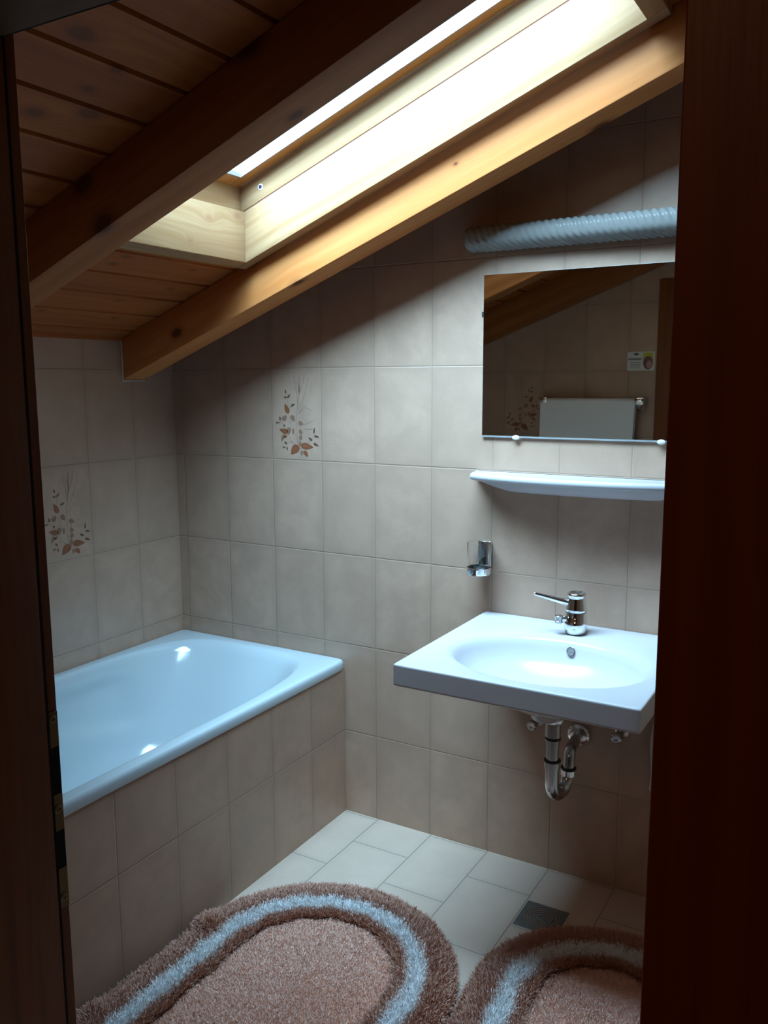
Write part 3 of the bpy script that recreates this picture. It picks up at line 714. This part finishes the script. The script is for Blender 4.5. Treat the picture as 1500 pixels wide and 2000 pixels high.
# porcelain shelf with a bowed front
shelf = empty('wall_shelf', (1.5, 0, 1.13)); 
SC, SHW, SZ = 1.505, 0.322, 1.187
def shelf_ring(z, inset, depth, hw, bow=1.0, N=60):
    pts = [(SC+hw, -.0005, z), (SC-hw, -.0005, z)]
    M = 48
    for i in range(M+1):
        s = -1+2*i/M
        edge = min(1.0, ((1-abs(s))/.05)) if abs(s) > .95 else 1.0
        y = -(depth*(.50+.50*(1-abs(s)**2.2)))*(math.sqrt(max(0, 1-(1-edge)**2)) if edge < 1 else 1)
        pts.append((SC+hw*s, min(y, -.004), z))
    return pts
bm = bmesh.new()
rr_ = [shelf_ring(SZ-.055, 0, .030, SHW-.130), shelf_ring(SZ-.052, 0, .042, SHW-.10), shelf_ring(SZ-.040, 0, .075, SHW-.065), shelf_ring(SZ-.024, 0, .104, SHW-.025), shelf_ring(SZ-.021, 0, .122, SHW-.006),
       shelf_ring(SZ-.017, 0, .129, SHW-.001), shelf_ring(SZ-.010, 0, .1305, SHW), shelf_ring(SZ-.003, 0, .1295, SHW-.0015), shelf_ring(SZ, 0, .125, SHW-.005), shelf_ring(SZ-.001, 0, .114, SHW-.012)]
RV = [ringv(bm, r) for r in rr_]
for a, b in zip(RV, RV[1:]): bridge(bm, a, b)
bm.faces.new(RV[0]); bm.faces.new(RV[-1])
sh_o = link('wall_shelf', bm, m_ceramic, None, smooth=True, angle=50); bpy.data.objects.remove(shelf)
tag(sh_o, 'white porcelain shelf with bowed front between mirror and washbasin', 'shelf')

# wall lamp with a ribbed clear cover
LX0, LX1, LZ = 1.158, 1.852, 1.838
lamp = empty('wall_lamp', (1.505, 0, 1.80)); tag(lamp, 'long unlit wall lamp with a twisted ribbed clear cover above the mirror', 'lamp')
bm = bmesh.new(); NX = 420; NTH = 40; ringsL = []
for i in range(NX+1):
    s = i/NX; x = LX0+(LX1-LX0)*s
    e_ = min(s, 1-s)*(LX1-LX0); k = math.sqrt(max(0.0, 1-(1-min(1, e_/.018))**2)) if e_ < .018 else 1.0
    k = .55+.45*k
    row = []
    for j in range(NTH+1):
        th = PI*j/NTH           # from the top edge at the wall over the front to the bottom edge
        c, s_ = math.cos(th), math.sin(th)
        rib = .0015*math.sin(2*PI*(x/.0200 - th*1.05))*min(1, e_/.01)
        y = -(.004+(.062+rib)*k*abs(s_)**.72); z = LZ+(.034+rib)*k*math.copysign(abs(c)**.72, c)
        row.append(bm.verts.new((x, y, z)))
    ringsL.append(row)
for a, b in zip(ringsL, ringsL[1:]):
    for j in range(NTH): bm.faces.new((a[j], a[j+1], b[j+1], b[j]))
bm.faces.new(ringsL[0]); bm.faces.new(ringsL[-1])
link('lamp_cover', bm, m_acryl, lamp, smooth=True, angle=80)
bm = bmesh.new(); box(bm, LX0+.012, LX1-.012, -.012, -.0005, LZ-.026, LZ+.026, .003); link('lamp_base', bm, m_white, lamp, smooth=True)
bm = bmesh.new(); tube(bm, [(LX0+.05, -.034, LZ), (LX1-.05, -.034, LZ)], .013, 20); link('fluorescent_tube', bm, plain('tube_white', (0.80, 0.80, 0.78), 0.3), lamp, smooth=True)
bm = bmesh.new(); lathe(bm, (LX0+.016, -.0560, LZ+.006), (-.4, -1, 0), [(.0045, 0), (.0045, .003), (.003, .0045), (0, .005)], 16); link('cap_screw', bm, m_dchrome, lamp, smooth=True)

# tumbler in its chrome wall holder
gx, gy, gz = 1.2175, -.047, .8915
hold = empty('tumbler_holder', (gx, 0, gz)); tag(hold, 'chrome wall holder carrying a clear tumbler left of the washbasin', 'holder')
bm = bmesh.new(); box(bm, gx-.001-.018, gx+.022, -.013, -.0005, gz+.012, gz+.090, .004, 3); link('wall_plate', bm, m_chrome, hold, smooth=True)
bm = bmesh.new()
lathe(bm, (gx, gy, gz-.006), (0, 0, 1), [(.0, 0), (.026, 0), (.035, .004), (.0362, .008), (.0362, .024), (.0345, .0245), (.0338, .010), (.030, .006), (0, .005)], 40)
link('cup_ring', bm, m_chrome, hold, smooth=True)
bm = bmesh.new(); box(bm, gx-.010, gx+.010, -.014, -.004, gz-.002, gz+.020, .002); link('bracket_arm', bm, m_chrome, hold, smooth=True)
bm = bmesh.new()
lathe(bm, (gx, gy, gz+.0005), (0, 0, 1), [(.0, 0), (.026, 0), (.0318, .003), (.0322, .006), (.0345, .088), (.0342, .0895), (.0330, .0890), (.0308, .010), (.028, .0075), (0, .007)], 44)
tag(link('tumbler', bm, m_glass, smooth=True), 'clear drinking glass standing in the chrome wall holder', 'glass')

# ---------------------------------------------------------------- things on the door wall, seen in the mirror
rail = empty('towel_rail', (1.04, -D, 1.33)); tag(rail, 'chrome towel rail on the wall beside the doorway, seen in the mirror', 'towel rail')
RZ, RY = 1.350, -D+.055
for x in (.808, 1.256):
    bm = bmesh.new(); box(bm, x-.020, x+.020, -D+.0005, -D+.072, RZ-.010, RZ+.020, .003); pl_ = link('rail_bracket', bm, m_chrome, rail, smooth=True)
    bm = bmesh.new(); tube(bm, [(x, -D+.004, RZ-.012), (x, -D+.030, RZ-.030), (x, RY, RZ-.008)], [.014, .015, .014], 18); link('bracket_post', bm, m_chrome, pl_, smooth=True)
bm = bmesh.new(); tube(bm, [(.800, RY, RZ), (1.274, RY, RZ)], .008, 18); link('rail_bar', bm, m_chrome, rail, smooth=True)
bm = bmesh.new(); r = .0095; th = .007
prof = [(RY+r, 1.02)]+[(RY+r, 1.02+.02*i) for i in range(1, 16)]+[(RY+math.cos(a)*r, RZ+math.sin(a)*r) for a in [PI*i/10 for i in range(11)]]+[(RY-r, 1.33-.02*i) for i in range(1, 14)]
prof2 = [(RY+r+th, z) for y, z in prof[:16]]+[(RY+math.cos(a)*(r+th), RZ+math.sin(a)*(r+th)) for a in [PI*i/10 for i in range(11)]]+[(RY-r-th, z) for y, z in prof[27:]]
K = 24
def towpt(p, i):
    s = i/K; t = max(0, RZ-p[1]); x0_, x1_ = .797+.001*math.sin(t*20), 1.240-.045*t
    return (x0_+(x1_-x0_)*s, p[0]+(.003*math.sin(s*9+1)*min(1, t*8) if t > 0 else 0), p[1])
A = [[bm.verts.new(towpt(p, i)) for p in prof] for i in range(K+1)]; B = [[bm.verts.new(towpt(p, i)) for p in prof2] for i in range(K+1)]
for i in range(K):
    for j in range(len(prof)-1):
        bm.faces.new((A[i][j], A[i+1][j], A[i+1][j+1], A[i][j+1])); bm.faces.new((B[i][j], B[i][j+1], B[i+1][j+1], B[i+1][j]))
    for j in (0, len(prof)-1): bm.faces.new((A[i][j], B[i][j], B[i+1][j], A[i+1][j]))
for i in (0, K):
    for j in range(len(prof)-1): bm.faces.new((A[i][j], A[i][j+1], B[i][j+1], B[i][j]))
tag(link('bath_towel', bm, m_cloth, smooth=True), 'folded white towel hanging over the chrome rail, seen in the mirror', 'towel')
# printed card
bm = bmesh.new(); yc = -D+.001
box(bm, 1.180, 1.301, -D+.0002, yc, 1.4895, 1.5735)
def quad(x0, x1, z0, z1, mi, l=1): 
    f = bm.faces.new([bm.verts.new(p) for p in ((x0, yc+.0002*l, z0), (x1, yc+.0002*l, z0), (x1, yc+.0002*l, z1), (x0, yc+.0002*l, z1))]); f.material_index = mi
def disc(cx, cz, a, b, mi, l=1, t0=0, t1=2*PI):
    f = bm.faces.new([bm.verts.new((cx+a*math.cos(t0+(t1-t0)*i/24), yc+.0002*l, cz+b*math.sin(t0+(t1-t0)*i/24))) for i in range(24)]); f.material_index = mi
quad(1.184, 1.243, 1.537, 1.546, 2); quad(1.192, 1.240, 1.5245, 1.5275, 2); quad(1.192, 1.242, 1.517, 1.520, 2); quad(1.192, 1.238, 1.5095, 1.5125, 2); quad(1.192, 1.240, 1.502, 1.504, 2)
disc(1.219, 1.5635, .012, .0055, 1)
quad(1.250, 1.294, 1.537, 1.570, 3); disc(1.2725, 1.525, .022, .030, 4, 2); disc(1.277, 1.518, .012, .017, 5, 3)
card = link('notice_card', bm, [plain('card_white', (.66, .68, .68), .6), plain('card_green', (.06, .10, .06), .6), plain('card_print', (.22, .25, .25), .6), plain('card_yellow', (.55, .50, .05), .6),
      plain('card_purple', (.20, .09, .12), .6), plain('card_pink', (.50, .27, .25), .6)], keep=True)
tag(card, 'small printed card on the tiles beside the doorway, seen in the mirror', 'card')

# ---------------------------------------------------------------- floor drain
dr = empty('floor_drain', (1.502, -.24, 0)); tag(dr, 'square dark metal floor drain behind the smaller rug', 'drain')
bm = bmesh.new(); box(bm, 1.443, 1.561, -.301, -.182, .0002, .0025, .0008); link('drain_plate', bm, m_steel, dr)
bm = bmesh.new()
for i in range(5):
    r0 = .012+i*.0085
    lathe(bm, (1.502, -.2415, .0024), (0, 0, 1), [(r0, 0), (r0, .0012), (r0+.003, .0012), (r0+.003, 0)], 40, cap=False)
link('drain_grate', bm, m_dchrome, dr)

# ---------------------------------------------------------------- shaggy rugs
def sd(px, py, A, B, r):
    pa = np.stack([px-A[0], py-A[1]], -1); ba_ = np.array([B[0]-A[0], B[1]-A[1]]); h = np.clip((pa@ba_)/(ba_@ba_), 0, 1)
    d = np.linalg.norm(pa-h[:, None]*ba_, axis=1); return r-d     # positive inside
MAUVE = np.array((0.60, 0.345, 0.255)); WHT = np.array((0.92, 0.92, 0.92)); INNER = np.array((0.95, 0.69, 0.58))
def rug_mats():
    t = NT('rug_pile'); a = t.n.new('ShaderNodeAttribute'); a.attribute_name = 'dye'
    t.l.new(a.outputs['Color'], t.b.inputs['Base Color']); t.b.inputs['Roughness'].default_value = 0.9
    t.b.inputs['Specular IOR Level'].default_value = 0.15
    b = plain('rug_backing', (0.20, 0.12, 0.09), 0.95)
    return t.mat, b
m_pile, m_back = rug_mats()
def rug(name, label, A, B, r, nst, bumps=(), seed=1):
    rg = np.random.default_rng(seed)
    root = empty(name, ((A[0]+B[0])/2, (A[1]+B[1])/2, 0)); tag(root, label, 'rug', 'shaggy bath rugs')
    # woven backing with a little thickness
    d = Vector((B[0]-A[0], B[1]-A[1], 0)); L = d.length; d.normalize(); q = Vector((-d.y, d.x, 0)); bm = bmesh.new()
    def outline(rr, z):
        out = []
        for i in range(33): a = PI/2+PI*i/32; p = Vector((A[0], A[1], z))+d*math.cos(a)*rr+q*math.sin(a)*rr; out.append(p)
        for i in range(33): a = -PI/2+PI*i/32; p = Vector((B[0], B[1], z))+d*math.cos(a)*rr+q*math.sin(a)*rr; out.append(p)
        return out
    stack(bm, [outline(r-.03, .0008), outline(r-.018, .0008), outline(r-.014, .004), outline(r-.02, .008), outline(r-.12, .010)])
    link('rug_backing', bm, m_back, root, smooth=True)
    # pile: tapered yarn strands
    x0, x1 = min(A[0], B[0])-r, max(A[0], B[0])+r; y0_, y1_ = min(A[1], B[1])-r, max(A[1], B[1])+r
    n = int(nst*1.35); px = rg.uniform(x0, x1, n); py = rg.uniform(y0_, y1_, n); s = sd(px, py, A, B, r)
    # keep the carved centre denser and finer, the border coarser
    ok = s > .010; px, py, s = px[ok], py[ok], s[ok]; n = len(px)
    wig = .003*np.sin(px*60+py*41)+.002*np.sin(px*131-py*90)
    sw = s+wig
    ln = np.where(sw < .158, .026, .0125)
    ln = np.where((sw > .146) & (sw < .160), .010, ln)                # carved groove round the centre
    ln = np.where(sw < .03, .022, ln)
    ln = ln*(1+.22*rg.standard_normal(n)*.6)
    # gentle tufting
    tuft = .5+.5*np.sin(px*170+3*np.sin(py*60))*np.sin(py*150+3*np.sin(px*70)); ln = ln*(.86+.2*tuft)
    gx_ = (sd(px+1e-4, py, A, B, r)-s)/1e-4; gy_ = (sd(px, py+1e-4, A, B, r)-s)/1e-4
    lean = np.where(s < .05, .55, .12)*(-1); lean = np.where((sw > .10) & (sw < .15), .35, lean)
    ang = rg.uniform(0, 2*PI, n); rnd = np.abs(rg.standard_normal(n))*.30
    dx = gx_*lean+np.cos(ang)*rnd; dy = gy_*lean+np.sin(ang)*rnd
    zb = np.full(n, .006)
    for (bx, by, br, bh, ll) in bumps:
        w_ = np.exp(-((px-bx)**2+(py-by)**2)/br**2); zb += bh*w_; ln += ll*w_; dx += .8*w_*np.cos(ang*3); dy += .8*w_*np.sin(ang*3)
    nv = np.sqrt(dx**2+dy**2+1); dirs = np.stack([dx/nv, dy/nv, 1/nv], 1)
    wa = rg.uniform(0, PI, n); wv = np.stack([np.cos(wa), np.sin(wa), np.zeros(n)], 1)*(np.where(sw < .15, .00135, .00115))[:, None]
    base = np.stack([px, py, zb], 1)
    bend = np.stack([np.cos(ang), np.sin(ang), -np.full(n, .35)], 1)*(ln*.22*rg.uniform(0, 1, n))[:, None]
    mid = base+dirs*(ln*.55)[:, None]; tip = base+dirs*ln[:, None]+bend
    tip[:, 2] = np.maximum(tip[:, 2], .003)
    V = np.stack([base-wv, base+wv, mid-wv*1.15, mid+wv*1.15, tip-wv*.45, tip+wv*.45], 1).reshape(-1, 3)
    o = np.array([root.location.x, root.location.y, 0]); V = V-o
    i0 = np.arange(n)*6
    Q = np.stack([np.stack([i0, i0+1, i0+3, i0+2], 1), np.stack([i0+2, i0+3, i0+5, i0+4], 1)], 1).reshape(-1, 4)
    me = bpy.data.meshes.new('pile'); me.vertices.add(len(V)); me.vertices.foreach_set('co', V.astype(np.float32).ravel())
    me.loops.add(Q.size); me.loops.foreach_set('vertex_index', Q.ravel().astype(np.int32))
    me.polygons.add(len(Q)); me.polygons.foreach_set('loop_start', (np.arange(len(Q))*4).astype(np.int32)); me.polygons.foreach_set('loop_total', np.full(len(Q), 4, np.int32))
    # yarn colours: brown border, white band, brown ring, paler centre
    jit = .012*rg.standard_normal(n); b_ = sw+jit*.45
    def sst(x, a, b): t = np.clip((x-a)/(b-a), 0, 1); return t*t*(3-2*t)
    wmask = sst(b_, .070, .080)*(1-sst(b_, .112, .124)); imask = sst(b_, .155, .162)
    col = MAUVE[None]*(1-imask[:, None])+INNER[None]*imask[:, None]
    col = col*(1-wmask[:, None])+WHT[None]*wmask[:, None]
    col = np.clip(col*(1+.10*rg.standard_normal(n))[:, None], 0, 1)
    ca = np.concatenate([col, np.ones((n, 1))], 1); ca = np.repeat(ca, 6, axis=0)
    at = me.color_attributes.new('dye', 'FLOAT_COLOR', 'POINT'); at.data.foreach_set('color', ca.astype(np.float32).ravel())
    me.update(); me.validate(); me.materials.append(m_pile)
    ob = bpy.data.objects.new('pile', me); C.objects.link(ob); ob.parent = root; ob['kind'] = 'stuff'
    return root
rug('bath_rug', 'long oval brown shaggy rug with a white band, lying beside the bathtub', (1.089, -.744), (1.089, -1.24), .362, 330000,
    [(.757, -.735, .032, .016, .010), (.747, -1.12, .03, .010, .008)], 3)
rug('bath_rug', 'smaller brown shaggy rug with a white band, lying by the floor drain under the washbasin', (1.763, -.538), (1.799, -.84), .322, 230000, [], 5)
print('script done')
